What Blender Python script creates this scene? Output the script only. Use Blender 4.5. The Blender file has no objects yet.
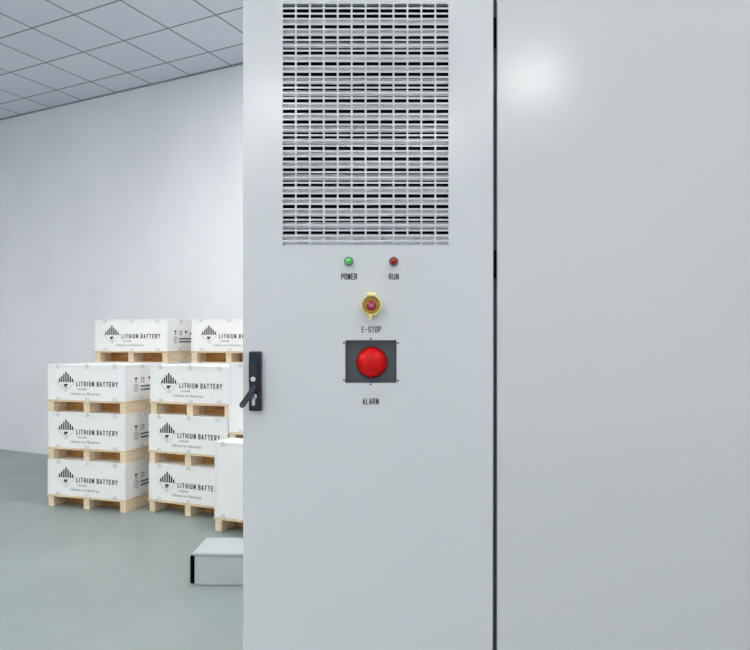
import bpy, bmesh, math, random
from mathutils import Vector, Matrix
random.seed(4)
S = bpy.context.scene
COL = S.collection
PI = math.pi
F = 656.0                      # focal length in pixels of the 750 px wide frame
EYE = 1.5
YF = 2.0                       # cabinet front plane
K = YF / F
def PX(x): return (x - 375) * K
def PZ(y): return EYE - (y - 340) * K

# ---------------------------------------------------------------- materials
def lin(c):
    return tuple((v/255/12.92 if v/255 <= .04045 else ((v/255+.055)/1.055)**2.4) for v in c) + (1,)

def mat(name, rgb, rough=.5, metal=0, noise=None, bump=None, spec=None, coat=0, trans=0, emit=None):
    """noise=(scale, amount[, stretch]); bump=(scale, strength, distance)"""
    m = bpy.data.materials.new(name); m.use_nodes = True
    nt = m.node_tree; b = nt.nodes['Principled BSDF']
    b.inputs['Base Color'].default_value = lin(rgb)
    b.inputs['Roughness'].default_value = rough
    b.inputs['Metallic'].default_value = metal
    b.inputs['Coat Weight'].default_value = coat
    b.inputs['Transmission Weight'].default_value = trans
    if spec is not None: b.inputs['Specular IOR Level'].default_value = spec
    if emit:
        b.inputs['Emission Color'].default_value = lin(emit[0]); b.inputs['Emission Strength'].default_value = emit[1]
    tc = nt.nodes.new('ShaderNodeTexCoord')
    if noise:
        n = nt.nodes.new('ShaderNodeTexNoise'); n.inputs['Scale'].default_value = noise[0]; n.inputs['Detail'].default_value = 4
        src = tc.outputs['Object']
        if len(noise) > 2:
            mp = nt.nodes.new('ShaderNodeMapping'); mp.inputs['Scale'].default_value = noise[2]
            nt.links.new(src, mp.inputs['Vector']); src = mp.outputs['Vector']
        nt.links.new(src, n.inputs['Vector'])
        r = nt.nodes.new('ShaderNodeValToRGB')
        c = lin(rgb); a = noise[1]
        r.color_ramp.elements[0].position = .3; r.color_ramp.elements[1].position = .7
        r.color_ramp.elements[0].color = (c[0]*(1-a), c[1]*(1-a), c[2]*(1-a), 1)
        r.color_ramp.elements[1].color = (min(c[0]*(1+a), 1), min(c[1]*(1+a), 1), min(c[2]*(1+a), 1), 1)
        nt.links.new(n.outputs['Fac'], r.inputs['Fac']); nt.links.new(r.outputs['Color'], b.inputs['Base Color'])
    if bump:
        n = nt.nodes.new('ShaderNodeTexNoise'); n.inputs['Scale'].default_value = bump[0]; n.inputs['Detail'].default_value = 2
        nt.links.new(tc.outputs['Object'], n.inputs['Vector'])
        bp = nt.nodes.new('ShaderNodeBump'); bp.inputs['Strength'].default_value = bump[1]; bp.inputs['Distance'].default_value = bump[2]
        nt.links.new(n.outputs['Fac'], bp.inputs['Height']); nt.links.new(bp.outputs['Normal'], b.inputs['Normal'])
    return m

M_paint = mat('cabinet_paint', (209, 212, 216), .19, bump=(260, .03, .001), spec=.9)
M_paint2 = mat('side_cabinet_paint', (205, 207, 209), .19, bump=(260, .03, .001), spec=.9)
M_louver = mat('louver_paint', (198, 200, 208), .4)
M_dark = mat('interior_shade', (14, 15, 20), .9)
M_gasket = mat('gasket_rubber', (48, 54, 62), .7)
M_black = mat('black_hardware', (4, 4, 7), .9, spec=.05)
M_handle = mat('handle_plastic', (30, 33, 46), .38, bump=(500, .1, .0005))
M_chrome = mat('chrome', (215, 218, 222), .25, metal=.8)
M_bezel = mat('lamp_bezel', (165, 168, 172), .22, metal=1)
M_green = mat('green_lens', (95, 190, 110), .15, emit=((90, 230, 110), .04))
M_redled = mat('red_lens', (170, 18, 25), .15)
M_dome = mat('red_dome', (212, 0, 3), .06, spec=.3, noise=(45, .3))
M_domeband = mat('red_dome_base', (120, 4, 12), .3)
M_housing = mat('alarm_housing_grey', (96, 104, 112), .34, spec=.6)
M_yellow = mat('yellow_plastic', (244, 236, 160), .4)
M_gold = mat('ochre_plastic', (226, 186, 96), .5)
M_estop = mat('stop_button_red', (150, 30, 55), .25, coat=.3)
M_estop2 = mat('stop_button_centre', (190, 96, 140), .25)
M_ink = mat('black_ink', (42, 44, 50), .6)
M_ink2 = mat('crate_ink', (40, 42, 46), .8)
M_ink3 = mat('faint_ink', (140, 142, 146), .8)
M_crate = mat('white_painted_plywood', (246, 246, 245), .55, noise=(9, .015), bump=(30, .08, .002))
M_edge = mat('crate_edge_strip', (240, 242, 244), .4)
M_clip = mat('zinc_clip', (226, 227, 225), .4)
M_wood = mat('pale_pine', (240, 220, 190), .7, noise=(14, .14, (1, 1, 6)), bump=(60, .2, .002))
M_wood2 = mat('plywood_edge', (228, 208, 176), .7, noise=(20, .12))
M_wood3 = mat('brown_board', (196, 146, 86), .75, noise=(9, .34, (1, 1, 6)))
M_wallp = mat('wall_paint', (245, 246, 250), .75, noise=(1.3, .035, (1, 1, .6)), bump=(5, .12, .01))
M_floor = mat('grey_green_floor', (146, 158, 156), .38, noise=(1.1, .10), bump=(18, .1, .003))
M_lamp = mat('lamp_diffuser', (255, 255, 255), .5, emit=((255, 253, 250), 9.0))
M_lampf = mat('lamp_frame', (235, 235, 235), .4)
M_boxg = mat('pale_box', (190, 196, 198), .5, noise=(6, .03))

# ceiling: square lay-in panels with dark joints
def ceiling_mat(a0, b0, pitch, joint):
    m = mat('ceiling_panels', (168, 171, 177), .8, bump=(90, .15, .002))
    nt = m.node_tree; b = nt.nodes['Principled BSDF']
    tc = nt.nodes.new('ShaderNodeTexCoord'); sp = nt.nodes.new('ShaderNodeSeparateXYZ')
    nt.links.new(tc.outputs['Object'], sp.inputs[0])
    def M(op, x, y=None):
        n = nt.nodes.new('ShaderNodeMath'); n.operation = op
        for i, v in enumerate((x, y)):
            if v is None: continue
            if isinstance(v, (int, float)): n.inputs[i].default_value = v
            else: nt.links.new(v, n.inputs[i])
        return n.outputs[0]
    ds = []; cells = []
    for ax, o in (('X', a0), ('Y', b0)):
        q = M('DIVIDE', M('SUBTRACT', sp.outputs[ax], o), pitch)
        fr = M('FRACT', q)
        ds.append(M('MULTIPLY', M('MINIMUM', fr, M('SUBTRACT', 1.0, fr)), pitch)); cells.append(M('FLOOR', q))
    line = M('LESS_THAN', M('MINIMUM', ds[0], ds[1]), joint)
    wn = nt.nodes.new('ShaderNodeTexWhiteNoise'); wn.noise_dimensions = '2D'
    cb = nt.nodes.new('ShaderNodeCombineXYZ'); nt.links.new(cells[0], cb.inputs[0]); nt.links.new(cells[1], cb.inputs[1])
    nt.links.new(cb.outputs[0], wn.inputs['Vector'])
    rr = nt.nodes.new('ShaderNodeValToRGB'); nt.links.new(wn.outputs['Value'], rr.inputs['Fac'])
    rr.color_ramp.elements[0].color = lin((218, 220, 232)); rr.color_ramp.elements[1].color = lin((225, 226, 236))
    mx = nt.nodes.new('ShaderNodeMix'); mx.data_type = 'RGBA'
    nt.links.new(line, mx.inputs['Factor']); nt.links.new(rr.outputs['Color'], mx.inputs[6])
    mx.inputs[7].default_value = lin((140, 146, 152))
    nt.links.new(mx.outputs[2], b.inputs['Base Color'])
    return m

# ---------------------------------------------------------------- mesh helpers
def finish(name, bm, m, parent=None, smooth=False, loc=None):
    bmesh.ops.recalc_face_normals(bm, faces=bm.faces[:])
    me = bpy.data.meshes.new(name); bm.to_mesh(me); bm.free()
    me.materials.append(m)
    if smooth:
        for p in me.polygons: p.use_smooth = True
    o = bpy.data.objects.new(name, me); COL.objects.link(o)
    if parent: o.parent = parent
    if loc: o.location = loc
    return o

def box(bm, x0, x1, y0, y1, z0, z1, bev=0, seg=2):
    vs = [bm.verts.new((x, y, z)) for x in (x0, x1) for y in (y0, y1) for z in (z0, z1)]
    idx = [(0, 1, 3, 2), (4, 6, 7, 5), (0, 4, 5, 1), (2, 3, 7, 6), (0, 2, 6, 4), (1, 5, 7, 3)]
    fs = [bm.faces.new([vs[i] for i in f]) for f in idx]
    if bev:
        es = list({e for f in fs for e in f.edges})
        bmesh.ops.bevel(bm, geom=es, offset=bev, segments=seg, affect='EDGES', profile=.5)

def plate_grid(bm, xs, zs, hole, y0, y1):
    """flat plate of cells between y0 (front) and y1 with rectangular holes"""
    nx, nz = len(xs)-1, len(zs)-1
    cache = {}
    def v(i, j, y):
        k = (i, j, y)
        if k not in cache: cache[k] = bm.verts.new((xs[i], y, zs[j]))
        return cache[k]
    solid = lambda i, j: 0 <= i < nx and 0 <= j < nz and not hole(i, j)
    for i in range(nx):
        for j in range(nz):
            if not solid(i, j): continue
            for y in (y0, y1):
                bm.faces.new([v(i, j, y), v(i+1, j, y), v(i+1, j+1, y), v(i, j+1, y)])
            for (di, dj, p, q) in ((-1, 0, (i, j), (i, j+1)), (1, 0, (i+1, j), (i+1, j+1)), (0, -1, (i, j), (i+1, j)), (0, 1, (i, j+1), (i+1, j+1))):
                if not solid(i+di, j+dj):
                    bm.faces.new([v(*p, y0), v(*q, y0), v(*q, y1), v(*p, y1)])

def lathe(bm, prof, cx, cz, seg=40, y=0):
    """prof: (radius, y) pairs; axis along Y through (cx, cz); y offset"""
    rings = []
    for r, yy in prof:
        if r < 1e-6: rings.append([bm.verts.new((cx, y+yy, cz))])
        else: rings.append([bm.verts.new((cx+r*math.cos(2*PI*k/seg), y+yy, cz+r*math.sin(2*PI*k/seg))) for k in range(seg)])
    for a, b in zip(rings, rings[1:]):
        for k in range(seg):
            k2 = (k+1) % seg
            if len(a) == 1 and len(b) == 1: continue
            if len(a) == 1: bm.faces.new([a[0], b[k], b[k2]])
            elif len(b) == 1: bm.faces.new([a[k], a[k2], b[0]])
            else: bm.faces.new([a[k], a[k2], b[k2], b[k]])

def prism(bm, pts, y0, y1, mp=None):
    mp = mp or (lambda x, y, z: (x, y, z))
    a = [bm.verts.new(mp(x, y0, z)) for x, z in pts]; b = [bm.verts.new(mp(x, y1, z)) for x, z in pts]
    bm.faces.new(a); bm.faces.new(b[::-1])
    n = len(pts)
    for i in range(n): bm.faces.new([a[i], a[(i+1) % n], b[(i+1) % n], b[i]])

def capsule(p, q, r, n=10):
    d = Vector((q[0]-p[0], q[1]-p[1])); an = math.atan2(d.y, d.x)
    pts = [(q[0]+r*math.cos(an-PI/2+PI*k/n), q[1]+r*math.sin(an-PI/2+PI*k/n)) for k in range(n+1)]
    pts += [(p[0]+r*math.cos(an+PI/2+PI*k/n), p[1]+r*math.sin(an+PI/2+PI*k/n)) for k in range(n+1)]
    return pts

def text_bm(bm, s, x0, x1, z0, z1, mp, bold=.0, spacing=1.0, th=.0006):
    """lettering filling the rectangle x0..x1, z0..z1; mp maps (x, out, z) to space"""
    cu = bpy.data.curves.new('lettering', 'FONT'); cu.body = s; cu.offset = bold; cu.space_character = spacing
    cu.resolution_u = 4; cu.extrude = .01
    o = bpy.data.objects.new('lettering', cu); COL.objects.link(o)
    dg = bpy.context.evaluated_depsgraph_get(); dg.update()
    me = bpy.data.meshes.new_from_object(o.evaluated_get(dg))
    xs = [v.co.x for v in me.vertices]; ys = [v.co.y for v in me.vertices]
    ax, bx, ay, by = min(xs), max(xs), min(ys), max(ys)
    for v in me.vertices:
        x = x0 + (v.co.x-ax)/(bx-ax)*(x1-x0); z = z0 + (v.co.y-ay)/(by-ay)*(z1-z0)
        v.co = mp(x, th if v.co.z > 0 else -.0002, z)
    bm.from_mesh(me)
    bpy.data.meshes.remove(me); bpy.data.objects.remove(o); bpy.data.curves.remove(cu)

GL = {'L': [[(0,1),(0,0),(1,0)]], 'I': [[(.5,0),(.5,1)]], 'T': [[(0,1),(1,1)],[(.5,1),(.5,0)]], 'H': [[(0,0),(0,1)],[(1,0),(1,1)],[(0,.5),(1,.5)]],
      'U': [[(0,1),(0,.15),(.2,0),(.8,0),(1,.15),(1,1)]], 'M': [[(0,0),(0,1),(.5,.25),(1,1),(1,0)]], 'B': [[(0,0),(0,1),(.8,1),(1,.88),(1,.64),(.8,.52),(0,.52)],[(.8,.52),(1,.40),(1,.12),(.8,0),(0,0)]],
      'A': [[(0,0),(.5,1),(1,0)],[(.18,.3),(.82,.3)]], 'E': [[(1,1),(0,1),(0,0),(1,0)],[(0,.52),(.8,.52)]], 'R': [[(0,0),(0,1),(.8,1),(1,.88),(1,.6),(.8,.48),(0,.48)],[(.5,.48),(1,0)]],
      'Y': [[(0,1),(.5,.5),(1,1)],[(.5,.5),(.5,0)]], 'P': [[(0,0),(0,1),(.8,1),(1,.88),(1,.58),(.8,.46),(0,.46)]], 'O': [[(0,.15),(0,.85),(.2,1),(.8,1),(1,.85),(1,.15),(.8,0),(.2,0),(0,.15)]],
      'W': [[(0,1),(.15,0),(.5,.8),(.85,0),(1,1)]], 'N': [[(0,0),(0,1),(1,0),(1,1)]], 'S': [[(1,.85),(.8,1),(.2,1),(0,.85),(0,.65),(.2,.54),(.8,.46),(1,.35),(1,.15),(.8,0),(.2,0),(0,.15)]], '-': [[(.1,.48),(.9,.48)]]}
def stroke_text(bm, s, x0, x1, z0, z1, mp, wt, fill=.68, th=.0006):
    """block capitals drawn with strokes of width wt, evenly pitched between x0 and x1"""
    adv = {'I': .55, ' ': .6}
    tot = sum(adv.get(c, 1) for c in s); pitch = (x1-x0)/(tot-(1-fill))
    x = x0
    for c in s:
        a = adv.get(c, 1); gw = pitch*fill*(.3 if c == 'I' else 1)
        for pl in GL.get(c, []):
            P = [(x+wt/2+u*(gw-wt), z0+wt/2+v*(z1-z0-wt)) for u, v in pl]
            for (ax, az), (bx, bz) in zip(P, P[1:]):
                d = math.hypot(bx-ax, bz-az); ux, uz = (bx-ax)/d*wt/2*.8, (bz-az)/d*wt/2*.8; nx, nz = -(bz-az)/d*wt/2, (bx-ax)/d*wt/2
                prism(bm, [(ax-ux+nx, az-uz+nz), (bx+ux+nx, bz+uz+nz), (bx+ux-nx, bz+uz-nz), (ax-ux-nx, az-uz-nz)], -.0002, th, mp)
        x += a*pitch

def thing(name, loc, rz=0, label=None, cat=None, group=None):
    o = bpy.data.objects.new(name, None); COL.objects.link(o); o.empty_display_size = .1
    o.location = loc; o.rotation_euler = (0, 0, rz)
    tag(o, label, cat, group); return o
def tag(o, label=None, cat=None, group=None):
    if label: o['label'] = label
    if cat: o['category'] = cat
    if group: o['group'] = group
    return o
def copy_tree(o, parent=None):
    c = o.copy(); COL.objects.link(c); c.parent = parent
    for ch in list(o.children): copy_tree(ch, c)
    return c

# ---------------------------------------------------------------- the room (rotated against the cabinet)
ANG = -math.atan2(.444, .896)
E1 = Vector((math.cos(ANG), math.sin(ANG))); E2 = Vector((-math.sin(ANG), math.cos(ANG)))
H = EYE + 3.03
A0, A1, B0, B1 = -9.0, 5.2, -8.6, 5.79
def struct(name, bm, m):
    o = finish(name, bm, m); o.rotation_euler = (0, 0, ANG); o['kind'] = 'structure'; return o
bm = bmesh.new(); box(bm, A0, A1, B0, B1, -.15, 0); struct('floor', bm, M_floor)
bm = bmesh.new(); box(bm, A0, A1, B0, B1, H, H+.15); struct('ceiling', bm, ceiling_mat(-4.634, 4.822, .59, .0105))
bm = bmesh.new(); box(bm, A0-.2, A1+.2, B1, B1+.2, -.15, H+.15); struct('wall_back', bm, M_wallp)
bm = bmesh.new(); box(bm, A0-.2, A1+.2, B0-.2, B0, -.15, H+.15); struct('wall_front', bm, M_wallp)
bm = bmesh.new(); box(bm, A0-.2, A0, B0, B1, -.15, H+.15); struct('wall_left', bm, M_wallp)
bm = bmesh.new(); box(bm, A1, A1+.2, B0, B1, -.15, H+.15); struct('wall_right', bm, M_wallp)
bm = bmesh.new(); box(bm, A0, A1, B1-.02, B1, H-.014, H)
struct('trim_1', bm, mat('wall_angle_grey', (150, 154, 160), .6))
# ceiling lamps
lamp0 = None
lamp_spots = [(a, b) for a in (3.2, .8, -1.6, -4.0, -6.4) for b in (1.6, -.4, -2.4, -4.4, -6.4) if (a, b) not in ((3.2, -.4), (.8, -2.4))]
lamp_spots += [(a, 4.2) for a in (-1.0, -2.2, -3.4)]  # extra unseen lamps, added to brighten the back wall
for a, b in lamp_spots:
    if True:
        p = E1*a + E2*b
        if lamp0 is None:
            lamp0 = thing('ceiling_lamp', (0, 0, 0), 0, 'square white flush ceiling lamp over the room, out of the picture', 'lamp', 'ceiling lamps')
            bm = bmesh.new(); plate_grid(bm, [-.295, -.27, .27, .295], [-.295, -.27, .27, .295], lambda i, j: i == 1 and j == 1, -.02, 0)
            for v in bm.verts: v.co = (v.co.x, v.co.z, v.co.y)
            finish('frame', bm, M_lampf, lamp0)
            bm = bmesh.new(); box(bm, -.27, .27, -.27, .27, -.012, 0); finish('diffuser', bm, M_lamp, lamp0)
            t = lamp0
        else: t = copy_tree(lamp0)
        t.location = (p.x, p.y, H-.0005); t.rotation_euler = (0, 0, ANG)

# ---------------------------------------------------------------- crates
def front(x, out, z): return (x, -out, z)
def side(x, out, z): return (out, x, z)
def make_crate(w, d, h, p, printed=True, clipx=None, n_run=3):
    root = thing('battery_crate', (0, 0, 0), 0, 'x', 'crate')
    z0, z1 = p, p+h
    t = .012
    bm = bmesh.new(); box(bm, -w/2, w/2, -d/2, d/2, z0, z1-.014, .003, 1); finish('plywood_box', bm, M_crate, root)
    bm = bmesh.new(); box(bm, -w/2-.003, w/2+.003, -d/2-.003, d/2+.003, z1-.014, z1, .002, 1); finish('lid', bm, M_crate, root)
    for sx in (-1, 1):
        for sy in (-1, 1):
            bm = bmesh.new()
            x0, x1 = sorted((sx*(w/2+.0015), sx*(w/2-.022))); y0, y1 = sorted((sy*(d/2+.0015), sy*(d/2-.022)))
            box(bm, x0, x1, y0, y1, z0+.004, z1-.016)
            finish('corner_strip', bm, M_edge, root)
    # pallet: deck, three runners, a back board
    bm = bmesh.new(); box(bm, -w/2-.006, w/2+.006, -d/2-.006, d/2+.006, z0-.016, z0-.0005); finish('pallet_deck', bm, M_wood2, root)
    rw = .062
    for k in range(n_run):
        cx = -w/2 + rw/2 + k*(w-rw)/(n_run-1)
        bm = bmesh.new(); box(bm, cx-rw/2, cx+rw/2, -d/2+.004, d/2-.022, .0005, z0-.0165, .002, 1); finish('runner', bm, M_wood, root)
    for k in range(n_run-1):
        xa = -w/2 + rw + k*(w-rw)/(n_run-1) + .001; xb = -w/2 + (k+1)*(w-rw)/(n_run-1) - .001
        bm = bmesh.new(); box(bm, xa, xb, -d/2+.17, -d/2+.19, .0005, z0-.0165); finish('cross_board', bm, M_wood3, root)
    # sheet metal clips over the lid and base joints
    def clip(mp, u, off, top):
        bm = bmesh.new()
        zz = z1 if top else z0
        def b(x0, x1, o0, o1, za, zb):
            pts = [mp(x, o+off, z) for x in (x0, x1) for o in (o0, o1) for z in (za, zb)]
            vs = [bm.verts.new(q) for q in pts]
            for f in [(0, 1, 3, 2), (4, 6, 7, 5), (0, 4, 5, 1), (2, 3, 7, 6), (0, 2, 6, 4), (1, 5, 7, 3)]: bm.faces.new([vs[i] for i in f])
        if top:
            b(u-.020, u+.020, .0005, .005, zz-.034, zz-.006); b(u-.007, u+.007, .0045, .010, zz-.030, zz+.0075)
        else:
            b(u-.020, u+.020, .0005, .005, zz+.002, zz+.028); b(u-.006, u+.006, .0045, .008, zz-.006, zz+.022)
        finish('clip', bm, M_clip, root)
    for u in (clipx or (-.36*w, .02*w, .37*w)):
        clip(front, u, d/2+.003, True); clip(front, u, d/2+.003, False)
    if printed:
        clip(side, 0, w/2+.003, True); clip(side, -.02, w/2+.003, False)
    if not printed: return root
    # front print
    fo = d/2+.0005
    fm = lambda x, o, z: front(x-w/2, o+fo, z)
    for wd, xa, xb in (('LITHIUM', .312, .502), ('BATTERY', .530, .748)):
        bm = bmesh.new(); stroke_text(bm, wd, xa, xb, z1-.191, z1-.147, fm, .0074); finish('title_lettering', bm, M_ink2, root)
    bm = bmesh.new()
    text_bm(bm, 'UN3480', .325, .425, z1-.226, z1-.208, fm)
    finish('small_lettering', bm, M_ink3, root); bm = bmesh.new()
    text_bm(bm, 'Lithium ion Batteries', .250, .560, z1-.268, z1-.244, fm)
    finish('small_lettering', bm, M_ink3, root)
    # hazard diamond
    cx, cz, hw, hh = .200, z1-.148, .098, .094
    bm = bmesh.new()
    for k in range(7):
        x = cx + (k-3)*.0235; top = cz + (hh-.012)*(1-abs(x-cx)/hw*1.02)+.002
        prism(bm, [(x-.0075, cz-.008), (x+.0075, cz-.008), (x+.0075, max(top-.004, cz+.01)), (x, max(top+.003, cz+.012)), (x-.0075, max(top-.004, cz+.01))], -.0002, .0006, fm)
    prism(bm, [(cx-.024, cz-.034), (cx-.02, cz-.022), (cx-.008, cz-.027), (cx+.006, cz-.022), (cx+.026, cz-.032), (cx+.01, cz-.038), (cx-.004, cz-.046), (cx-.018, cz-.044)], -.0002, .0006, fm)
    prism(bm, [(cx-.022, cz-.048), (cx+.016, cz-.048), (cx+.012, cz-.054), (cx-.02, cz-.054)], -.0002, .0006, fm)
    text_bm(bm, '9', cx-.004, cx+.006, cz-.078, cz-.062, fm)
    finish('hazard_symbol', bm, M_ink2, root)
    bm = bmesh.new()
    for (ax, az, bx, bz) in ((-hw, 0, 0, -hh), (0, -hh, hw, 0)):
        dx, dz = bx-ax, bz-az; L = math.hypot(dx, dz); nx, nz = -dz/L*.0012, dx/L*.0012
        prism(bm, [(cx+ax+nx, cz+az+nz), (cx+bx+nx, cz+bz+nz), (cx+bx-nx, cz+bz-nz), (cx+ax-nx, cz+az-nz)], -.0002, .0005, fm)
    finish('hazard_outline', bm, M_ink3, root)
    # side print
    so = w/2+.0005
    sm = lambda x, o, z: side(x-d/2, o+so, z)
    bm = bmesh.new(); zi = z1-.13
    def q(pts): prism(bm, pts, -.0002, .0006, sm)
    u = .14   # goblet
    q([(u-.018, zi+.018), (u+.018, zi+.018), (u+.008, zi-.002), (u-.008, zi-.002)]); q([(u-.003, zi-.002), (u+.003, zi-.002), (u+.003, zi-.02), (u-.003, zi-.02)]); q([(u-.013, zi-.02), (u+.013, zi-.02), (u+.013, zi-.024), (u-.013, zi-.024)])
    finish('handling_symbol', bm, M_ink2, root); bm = bmesh.new()
    for du in (-.014, .014):   # two arrows pointing up
        u = .235+du; q([(u-.009, zi+.004), (u+.009, zi+.004), (u, zi+.022)]); q([(u-.003, zi+.004), (u+.003, zi+.004), (u+.003, zi-.02), (u-.003, zi-.02)])
    q([(.213, zi-.023), (.257, zi-.023), (.257, zi-.027), (.213, zi-.027)])
    finish('handling_symbol', bm, M_ink2, root); bm = bmesh.new()
    u = .335  # umbrella
    q([(u-.024, zi), (u-.017, zi+.014), (u, zi+.021), (u+.017, zi+.014), (u+.024, zi)]); q([(u-.002, zi), (u+.002, zi), (u+.002, zi-.022), (u-.002, zi-.022)])
    finish('handling_symbol', bm, M_ink2, root); bm = bmesh.new()
    u = .425
    q([(u-.012, zi-.022), (u+.012, zi-.022), (u+.012, zi-.002), (u-.012, zi-.002)]); q([(u-.002, zi-.002), (u+.002, zi-.002), (u+.002, zi+.016), (u-.002, zi+.016)])
    finish('handling_symbol', bm, M_ink2, root)
    bm = bmesh.new(); zc = z1-.205; n = 28
    for k in range(n):
        a, b_ = 2*PI*k/n, 2*PI*(k+1)/n
        q([(.14+.034*math.cos(a), zc+.034*math.sin(a)), (.14+.034*math.cos(b_), zc+.034*math.sin(b_)), (.14+.030*math.cos(b_), zc+.030*math.sin(b_)), (.14+.030*math.cos(a), zc+.030*math.sin(a))])
    q([(.137, zc-.016), (.143, zc-.016), (.143, zc+.016), (.137, zc+.016)]); q([(.131, zc+.016), (.149, zc+.016), (.149, zc+.012), (.131, zc+.012)])
    q([(.131, zc-.012), (.149, zc-.012), (.149, zc-.016), (.131, zc-.016)])
    finish('caution_mark', bm, M_ink2, root); bm = bmesh.new()
    rnd = random.Random(2)
    for zz in (zc+.012, zc-.018):
        x = .205
        while x < .44:
            wd = rnd.choice((.012, .016, .02)); q([(x, zz-.009), (x+wd, zz-.009), (x+wd, zz+.0075), (x, zz+.0075)]); x += wd+.005
    finish('caution_lettering', bm, M_ink2, root)
    return root

def place(o, fl, yaw, z, w, d):
    th = math.radians(yaw); r = Vector((math.cos(th), -math.sin(th))); bk = Vector((math.sin(th), math.cos(th)))
    c = Vector(fl) + r*w/2 + bk*d/2
    o.location = (c.x, c.y, z); o.rotation_euler = (0, 0, -th)
W, D, HB, P = .83, .47, .315, .111
U = HB + P + .0006
proto = make_crate(W, D, HB, P)
first = [True]
def crate(fl, yaw, lvl, label, group, dx=0, dyaw=0):
    o = proto if first[0] else copy_tree(proto); first[0] = False
    place(o, (fl[0]+dx, fl[1]), yaw+dyaw, lvl*U+.0005, W, D); o['label'] = label; o['group'] = group
def fl_of(px, Y): return ((px-375)/F*Y, Y)
G = 'white lithium battery crates stacked by the wall'
FR = fl_of(149, 5.74)
yl = math.radians(17); r = (127-375)/F*5.68
FL = (r - W*math.cos(yl), 5.68 + W*math.sin(yl))
yb = math.radians(15); rb = (167.5-375)/F*6.41
BL = (rb - W*math.cos(yb), 6.41 + W*math.sin(yb))
BR = fl_of(191.4, 6.50)
names = ['bottom', 'middle', 'top']
for lv in range(3):
    crate(FR, 23, lv, f'white lithium battery crate on pine pallet, {names[lv]} of front stack beside tall plain crates', G, dx=(0, .0, .012)[lv], dyaw=(0, 0, -1)[lv])
    crate(FL, 17, lv, f'white lithium battery crate on pine pallet, {names[lv]} of leftmost front stack', G, dx=-.012)
bn = ['bottom, hidden by front crates', 'second up, hidden by front crates', 'third up, hidden by front crates', 'top, standing against pale wall']
for lv in range(4):
    crate(BL, 15, lv, f'white lithium battery crate in left rear stack, {bn[lv]}', G)
    crate(BR, 18, lv, f'white lithium battery crate in right rear stack, {bn[lv]}', G)
# plain tall crates between the stacks and the cabinet
o = make_crate(.9, .22, .592, .111, printed=False, clipx=(-.37, .05, .38)); place(o, fl_of(214.7, 5.15), 23, .0005, .9, .22)
tag(o, 'tall plain white crate without print, low on the floor in front of the lettered stack', None, 'tall plain white crates')
o.name = 'tall_crate'
o1 = make_crate(.9, .42, .522, .111, printed=False); place(o1, fl_of(229.2, 5.39), 23, .0005, .9, .42); o1.name = 'tall_crate'
tag(o1, 'plain white crate hidden under the upper tall plain crate, behind the front one', None, 'tall plain white crates')
o2 = make_crate(.9, .42, .566, .111, printed=False, clipx=(-.335, .05, .38)); place(o2, fl_of(229.2, 5.39), 23, .6345, .9, .42); o2.name = 'tall_crate'
tag(o2, 'tall plain white crate standing upper between the lettered stacks and the cabinet edge', None, 'tall plain white crates')
# low pale box on the floor
t = thing('storage_box', (-1.0, 4.1, 0), math.radians(-23), 'low pale grey box with dark end on the floor, lowest thing beside the cabinet', 'box')
t.location = (fl_of(189.5, 4.0)[0]+.47, 4.15, .0005); t.rotation_euler = (0, 0, -.03)
bm = bmesh.new(); box(bm, -.44, .44, -.15, .15, 0, .18, .004, 1); finish('box_body', bm, M_boxg, t)
bm = bmesh.new(); box(bm, -.452, .452, -.156, .156,   .1805, .20, .004, 1); finish('lid', bm, M_boxg, t)
bm = bmesh.new(); box(bm, -.466, -.4405, -.152, .152, .01, .179, .004, 1); finish('end_cap', bm, M_black, t)

# ---------------------------------------------------------------- control cabinet (left)
XL, XR = PX(243), PX(493.2)
CH = 2.72; D0 = .9
cab = thing('battery_cabinet', (0, YF, 0), 0, 'light grey battery cabinet with ventilation grille, indicator lamps and red alarm', 'cabinet')
def cb(name, bm, m, parent=None, **k):
    for v in bm.verts: v.co.y -= YF if parent is None or parent is cab or True else 0
    return finish(name, bm, m, parent or cab, **k)
BY = YF + .026
bm = bmesh.new()
box(bm, XL+.002, XL+.022, BY, YF+D0, .10, CH); box(bm, XR-.020, XR-.002, BY, YF+D0, .10, CH)
box(bm, XL+.022, XR-.020, YF+D0-.02, YF+D0, .10, CH)
box(bm, XL+.022, XR-.020, BY, YF+D0-.02, .10, .12); box(bm, XL+.022, XR-.020, BY, YF+D0-.02, CH-.02, CH)
cb('body', bm, M_paint)
bm = bmesh.new(); box(bm, XL+.02, XR-.02, YF+.05, YF+D0-.03, .0005, .0995); cb('plinth', bm, M_gasket)
# door with two openings
gx0, gx1 = PX(281.9), PX(281.9+12*13.95); gz1, gz0 = PZ(2.85), PZ(2.85+46*5.29)
ax0, ax1, az1, az0 = PX(345.2), PX(396.6), PZ(340.2), PZ(382.9)
xs = [XL, gx0, ax0, ax1, gx1, XR]; zs = [.11, az0, az1, gz0, gz1, CH]
def hole(i, j): return (1 <= i <= 3 and j == 3) or (i == 2 and j == 1)
bm = bmesh.new(); plate_grid(bm, xs, zs, hole, YF, YF+.022)
es = [e for e in bm.edges if all(abs(v.co.y-YF) < 1e-6 for v in e.verts) and
      (all(abs(v.co.x-XL) < 1e-6 for v in e.verts) or all(abs(v.co.x-XR) < 1e-6 for v in e.verts) or all(abs(v.co.z-CH) < 1e-6 for v in e.verts) or all(abs(v.co.z-.11) < 1e-6 for v in e.verts))]
bmesh.ops.bevel(bm, geom=es, offset=.009, segments=5, affect='EDGES', profile=.5)
door = cb('door', bm, M_paint)
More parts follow.
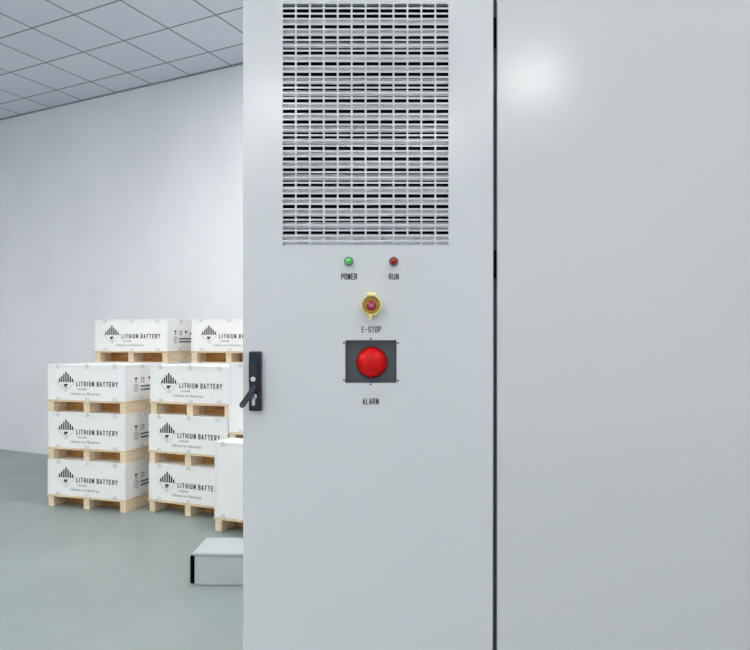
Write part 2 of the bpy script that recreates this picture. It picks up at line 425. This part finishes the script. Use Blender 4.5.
# grille: punched sheet, 12 x 46 slots
def cuts(a, n, pitch, bar):
    out = [a]
    for k in range(n):
        s = a + k*pitch + (bar/2 if k else bar/2)
        out += [s, s+pitch-bar]
    out.append(a+n*pitch); return out
gxs = [PX(v) for v in cuts(281.9, 12, 13.95, 1.75)]
gzs = [PZ(v) for v in cuts(2.85, 46, 5.29, 1.70)][::-1]
bm = bmesh.new(); plate_grid(bm, gxs, gzs, lambda i, j: i % 2 == 1 and j % 2 == 1, YF+.0004, YF+.0022)
cb('grille', bm, M_paint)
# louvre blades behind it
for n in range(19):
    zb = EYE + (340-(23.2+12.05*n))*K*1.004
    y0, y1 = YF+.0105, YF+.0220
    h = .0208
    bm = bmesh.new()
    prof = [(y0, zb), (y0+.002, zb-.0012), (y1*.35+y0*.65, zb+h*.45), (y1, zb+h), (y1+.0012, zb+h), (y1*.35+y0*.65+.0015, zb+h*.42), (y0+.003, zb-.0006)]
    a = [bm.verts.new((gx0+.001, y, z)) for y, z in prof]; b = [bm.verts.new((gx1-.001, y, z)) for y, z in prof]
    bm.faces.new(a); bm.faces.new(b[::-1])
    for i in range(len(prof)): bm.faces.new([a[i], a[(i+1) % len(prof)], b[(i+1) % len(prof)], b[i]])
    cb('louver_blade', bm, M_louver)
bm = bmesh.new(); box(bm, gx0+.001, gx1-.001, YF+.0105, YF+.0145, gz0+.0005, PZ(236.3)); cb('louver_sill', bm, M_louver)
bm = bmesh.new(); box(bm, gx0-.03, gx1+.03, YF+.09, YF+.10, gz0-.03, gz1+.03)
box(bm, gx0-.03, gx1+.03, YF+.0225, YF+.09, gz0-.03, gz0-.01); box(bm, gx0-.03, gx1+.03, YF+.0225, YF+.09, gz1+.01, gz1+.03)
box(bm, gx0-.03, gx0-.012, YF+.0225, YF+.09, gz0-.01, gz1+.01); box(bm, gx1+.012, gx1+.03, YF+.0225, YF+.09, gz0-.01, gz1+.01)
cb('shade_box', bm, M_dark)  # near-black box added behind the louvres, its colour stands for interior shade
# gasket and hinges in the gap at the door's right edge
bm = bmesh.new(); box(bm, XR+.0005, XR+.011, YF+.012, YF+.03, .11, CH); cb('door_gasket', bm, M_gasket)
for ya, yb_ in ((17, 47), (250, 278)):
    bm = bmesh.new(); box(bm, XR+.0004, XR+.0105, YF+.0035, YF+.0115, PZ(yb_), PZ(ya), .001, 1); cb('hinge', bm, M_black)

# indicator lamps
def indicator(px, py, m, lab):
    e = bpy.data.objects.new('indicator_lamp', None); COL.objects.link(e); e.parent = cab; e['label'] = lab
    cx, cz = PX(px), PZ(py)
    bm = bmesh.new(); lathe(bm, [(0, 0), (.0148, 0), (.0148, -.003), (.0125, -.0065), (.0118, -.006), (.0112, -.002), (0, -.002)], cx, cz, 36, YF-.0003); cb('bezel', bm, M_bezel, e, smooth=False)
    bm = bmesh.new(); lathe(bm, [(0, -.0025), (.0104, -.0025), (.0104, -.009), (.0094, -.0135), (.0068, -.0172), (.003, -.0188), (0, -.0192)], cx, cz, 36, YF); cb('lens', bm, m, e, smooth=True)
indicator(348.7, 261.6, M_green, 'green indicator lamp')
indicator(393.6, 261.6, M_redled, 'dark red indicator lamp')
def dm(x, o, z): return (x, YF-o-.0003, z)
for s, a, b_, ya, yb_ in (('POWER', 341.2, 357.0, 273.4, 279.6), ('RUN', 388.9, 398.9, 273.4, 279.6), ('E-STOP', 361.6, 381.2, 326.4, 332.4), ('ALARM', 362.4, 378.8, 398.2, 404.6)):
    bm = bmesh.new(); stroke_text(bm, s, PX(a), PX(b_), PZ(yb_), PZ(ya), dm, .0026, fill=.82, th=.0005)
    cb('door_lettering', bm, M_ink)

# stop button with yellow guard
e = bpy.data.objects.new('stop_button', None); COL.objects.link(e); e.parent = cab; e['label'] = 'red stop button inside a yellow guard ring'
cx, cz = PX(371.2), PZ(305.8)
bm = bmesh.new()
lathe(bm, [(.0265, 0), (.0300, 0), (.0312, -.024), (.0298, -.026), (.0280, -.025), (.0262, -.004), (.0265, 0)], cx, cz, 48, YF-.0003)
lathe(bm, [(0, -.004), (.0265, -.004), (.0265, 0), (0, 0)], cx, cz, 48, YF-.0003)
cb('guard_ring', bm, M_yellow, e, smooth=False)
bm = bmesh.new(); lathe(bm, [(0, -.0075), (.0225, -.0075), (.0245, -.0045), (0, -.0045)], cx, cz, 40, YF-.0003); cb('guard_base', bm, M_gold, e)
bm = bmesh.new()
box(bm, cx-.013, cx+.014, YF-.028, YF-.006, cz+.0285, cz+.0385, .003, 2)
cb('guard_tab', bm, M_yellow, e); bm = bmesh.new()
box(bm, cx-.0065, cx+.0015, YF-.026, YF-.004, cz-.0445, cz-.0290, .002, 2)
cb('guard_tab', bm, M_yellow, e)
bm = bmesh.new(); lathe(bm, [(0, -.008), (.0085, -.008), (.0085, -.018), (.0148, -.020), (.0158, -.025), (.0140, -.030), (.009, -.0315), (.0085, -.0300), (0, -.0300)], cx+.001, cz-.001, 40, YF); cb('push_knob', bm, M_estop, e, smooth=False)
bm = bmesh.new(); lathe(bm, [(0, -.0330), (.006, -.0322), (.0080, -.0303), (0, -.0303)], cx+.001, cz-.001, 30, YF); cb('knob_centre', bm, M_estop2, e, smooth=True)

# alarm beacon in its recess
e = bpy.data.objects.new('alarm_beacon', None); COL.objects.link(e); e.parent = cab; e['label'] = 'red domed alarm beacon in a dark recess'
y0, y1, dd = YF+.0228, YF+.034, .004
bm = bmesh.new()
box(bm, ax0-.006, ax1+.006, y1, y1+.002, az0-.006, az1+.006)
for (x0, x1, z0, z1) in ((ax0-.006, ax0-.0005, az0-.006, az1+.006), (ax1+.0005, ax1+.006, az0-.006, az1+.006), (ax0-.0005, ax1+.0005, az0-.006, az0-.0005), (ax0-.0005, ax1+.0005, az1+.0005, az1+.006)):
    box(bm, x0, x1, YF+.0225, y1-.0002, z0, z1)
cb('recess_tray', bm, M_housing, e)
bm = bmesh.new()
t = .0008
for (x0, x1, z0, z1) in ((ax0+.0001, ax0+t, az0, az1), (ax1-t, ax1-.0001, az0, az1), (ax0+t, ax1-t, az0+.0001, az0+t), (ax0+t, ax1-t, az1-t, az1-.0001)):
    box(bm, x0, x1, YF+.0015, y1-.0004, z0, z1)
cb('recess_lining', bm, M_housing, e)
cx, cz, R = PX(371.7), PZ(362.6), .0480
bm = bmesh.new(); lathe(bm, [(0, 0), (R+.0015, 0), (R+.0015, -.012), (R-.001, -.0145), (0, -.0145)], cx, cz, 56, y1-.0005); cb('beacon_base', bm, M_domeband, e)
bm = bmesh.new()
prof = [(R-.002, -.0146), (R-.0025, -.024)]
for k in range(0, 13):
    a = PI/2*k/12; prof.append(((R-.003)*math.cos(a)**.8, -.026-.032*math.sin(a)))
lathe(bm, prof, cx, cz, 64, y1)
lathe(bm, [(0, -.0147), (R-.002, -.0146)], cx, cz, 64, y1)
for v in bm.verts:                    # moulded prism ribs in the lens
    d = Vector((v.co.x-cx, v.co.z-cz)); rr = d.length
    if rr > .006:
        an = math.atan2(d.y, d.x); f = 1 + .02*math.cos(22*an)*(rr/R); v.co.x = cx+d.x*f; v.co.z = cz+d.y*f
cb('beacon_lens', bm, M_dome, e, smooth=True)
for sx, sy in ((370.8, 338.9), (370.8, 384.4), (343.9, 343.0), (398.0, 343.0), (343.9, 380.2), (398.0, 380.6)):
    bm = bmesh.new(); lathe(bm, [(0, 0), (.0029, 0), (.0026, -.0016), (0, -.0022)], PX(sx), PZ(sy), 16, YF-.0003); cb('screw', bm, M_gasket, e, smooth=False)

# swing handle
e = bpy.data.objects.new('door_handle', None); COL.objects.link(e); e.parent = cab; e['label'] = 'black swing handle with lock, lever turned outwards'
hx0, hx1, hz1, hz0 = PX(250.0), PX(262.4), PZ(351.3), PZ(410.4)
bm = bmesh.new(); box(bm, hx0, hx1, YF-.020, YF-.0004, hz0, hz1, .0035, 3); cb('back_plate', bm, M_handle, e)
mx = PX(254.6)
bm = bmesh.new(); prism(bm, capsule((mx+.001, PZ(362.5)), (mx+.001, PZ(382)), .0135, 12), YF-.0285, YF-.0203)
bmesh.ops.bevel(bm, geom=[x for x in bm.edges if all(abs(v.co.y-(YF-.0285)) < 1e-6 for v in x.verts)], offset=.003, segments=2, affect='EDGES')
cb('raised_boss', bm, M_handle, e)
bm = bmesh.new(); lathe(bm, [(0, 0), (.0078, 0), (.0078, -.004), (.0062, -.0055), (0, -.0055)], PX(255.0), PZ(378.7), 28, YF-.0287); cb('lock_button', bm, M_chrome, e)
bm = bmesh.new()
kx = PX(255.4)
lathe(bm, [(0, 0), (.0078, 0), (.0078, -.003), (.0068, -.004), (0, -.004)], kx+.001, PZ(395.8), 28, YF-.0203)
prism(bm, [(kx-.006, PZ(397)), (kx+.004, PZ(397)), (kx+.003, PZ(403.5)), (kx, PZ(404.8)), (kx-.005, PZ(404.6)), (kx-.0065, PZ(403))], YF-.0243, YF-.0203)
cb('key_cylinder', bm, M_chrome, e)
bm = bmesh.new(); box(bm, kx-.0002, kx+.002, YF-.0250, YF-.0245, PZ(397.6), PZ(394.6)); cb('key_slot', bm, M_black, e)
bm = bmesh.new()
P0, P1 = (PX(256.2), PZ(387.3)), (PX(246.0), PZ(403.2))
prism(bm, capsule(P0, P1, .0085, 10), YF-.036, YF-.0287)
bmesh.ops.bevel(bm, geom=[x for x in bm.edges if all(abs(v.co.y-(YF-.036)) < 1e-6 for v in x.verts)], offset=.0025, segments=2, affect='EDGES')
L = Vector((P1[0]-P0[0], P1[1]-P0[1])).length
for v in bm.verts:                    # the free end stands off the door
    s = (Vector((v.co.x, v.co.z))-Vector(P0)).dot(Vector((P1[0]-P0[0], P1[1]-P0[1])))/L/L
    v.co.y -= .022*max(0, s)
cb('lever', bm, M_handle, e)
bm = bmesh.new(); lathe(bm, [(0, 0), (.007, 0), (.007, -.010), (0, -.010)], P0[0], P0[1], 24, YF-.0203); cb('pivot', bm, M_handle, e)
bm = bmesh.new(); lathe(bm, [(0, 0), (.0022, 0), (.0018, -.0012), (0, -.0014)], PX(245.4)+.0016, PZ(403.8), 14, YF-.0585); cb('lever_rivet', bm, M_chrome, e)

# ---------------------------------------------------------------- neighbouring cabinet (right)
X2L, X2R = PX(497.3), PX(497.3)+.90
c2 = thing('battery_cabinet', (0, YF, 0), 0, 'plain light grey battery cabinet with smooth blank front, right of the grille', 'cabinet')
bm = bmesh.new(); box(bm, X2L+.002, X2R-.002, BY, YF+D0, .10, CH); cb('body', bm, M_paint2, c2)
bm = bmesh.new(); box(bm, X2L+.02, X2R-.02, YF+.05, YF+D0-.03, .0005, .0995); cb('plinth', bm, M_gasket, c2)
bm = bmesh.new(); box(bm, X2L, X2R, YF+.002, YF+.024, .11, CH)
es = [x for x in bm.edges if all(abs(v.co.y-YF-.002) < 1e-6 for v in x.verts)]
bmesh.ops.bevel(bm, geom=es, offset=.003, segments=3, affect='EDGES')
cb('front_panel', bm, M_paint2, c2)

# ---------------------------------------------------------------- world, camera, colour
w = bpy.data.worlds.new('world'); S.world = w; w.use_nodes = True
w.node_tree.nodes['Background'].inputs[0].default_value = (.8, .85, .9, 1); w.node_tree.nodes['Background'].inputs[1].default_value = .3
cam = bpy.data.cameras.new('camera'); co = bpy.data.objects.new('camera', cam); COL.objects.link(co)
co.location = (0, 0, EYE); co.rotation_euler = (PI/2, 0, 0)
cam.sensor_fit = 'HORIZONTAL'; cam.sensor_width = 36; cam.lens = 36*F/750; cam.shift_y = 15/750; cam.clip_start = .05; cam.clip_end = 60
S.camera = co
S.view_settings.view_transform = 'Standard'; S.view_settings.look = 'None'; S.view_settings.gamma = 1; S.view_settings.use_curve_mapping = False
S.view_settings.exposure = 1.65
S.cycles.denoising_prefilter = 'ACCURATE'; S.cycles.max_bounces = 8; S.cycles.diffuse_bounces = 5
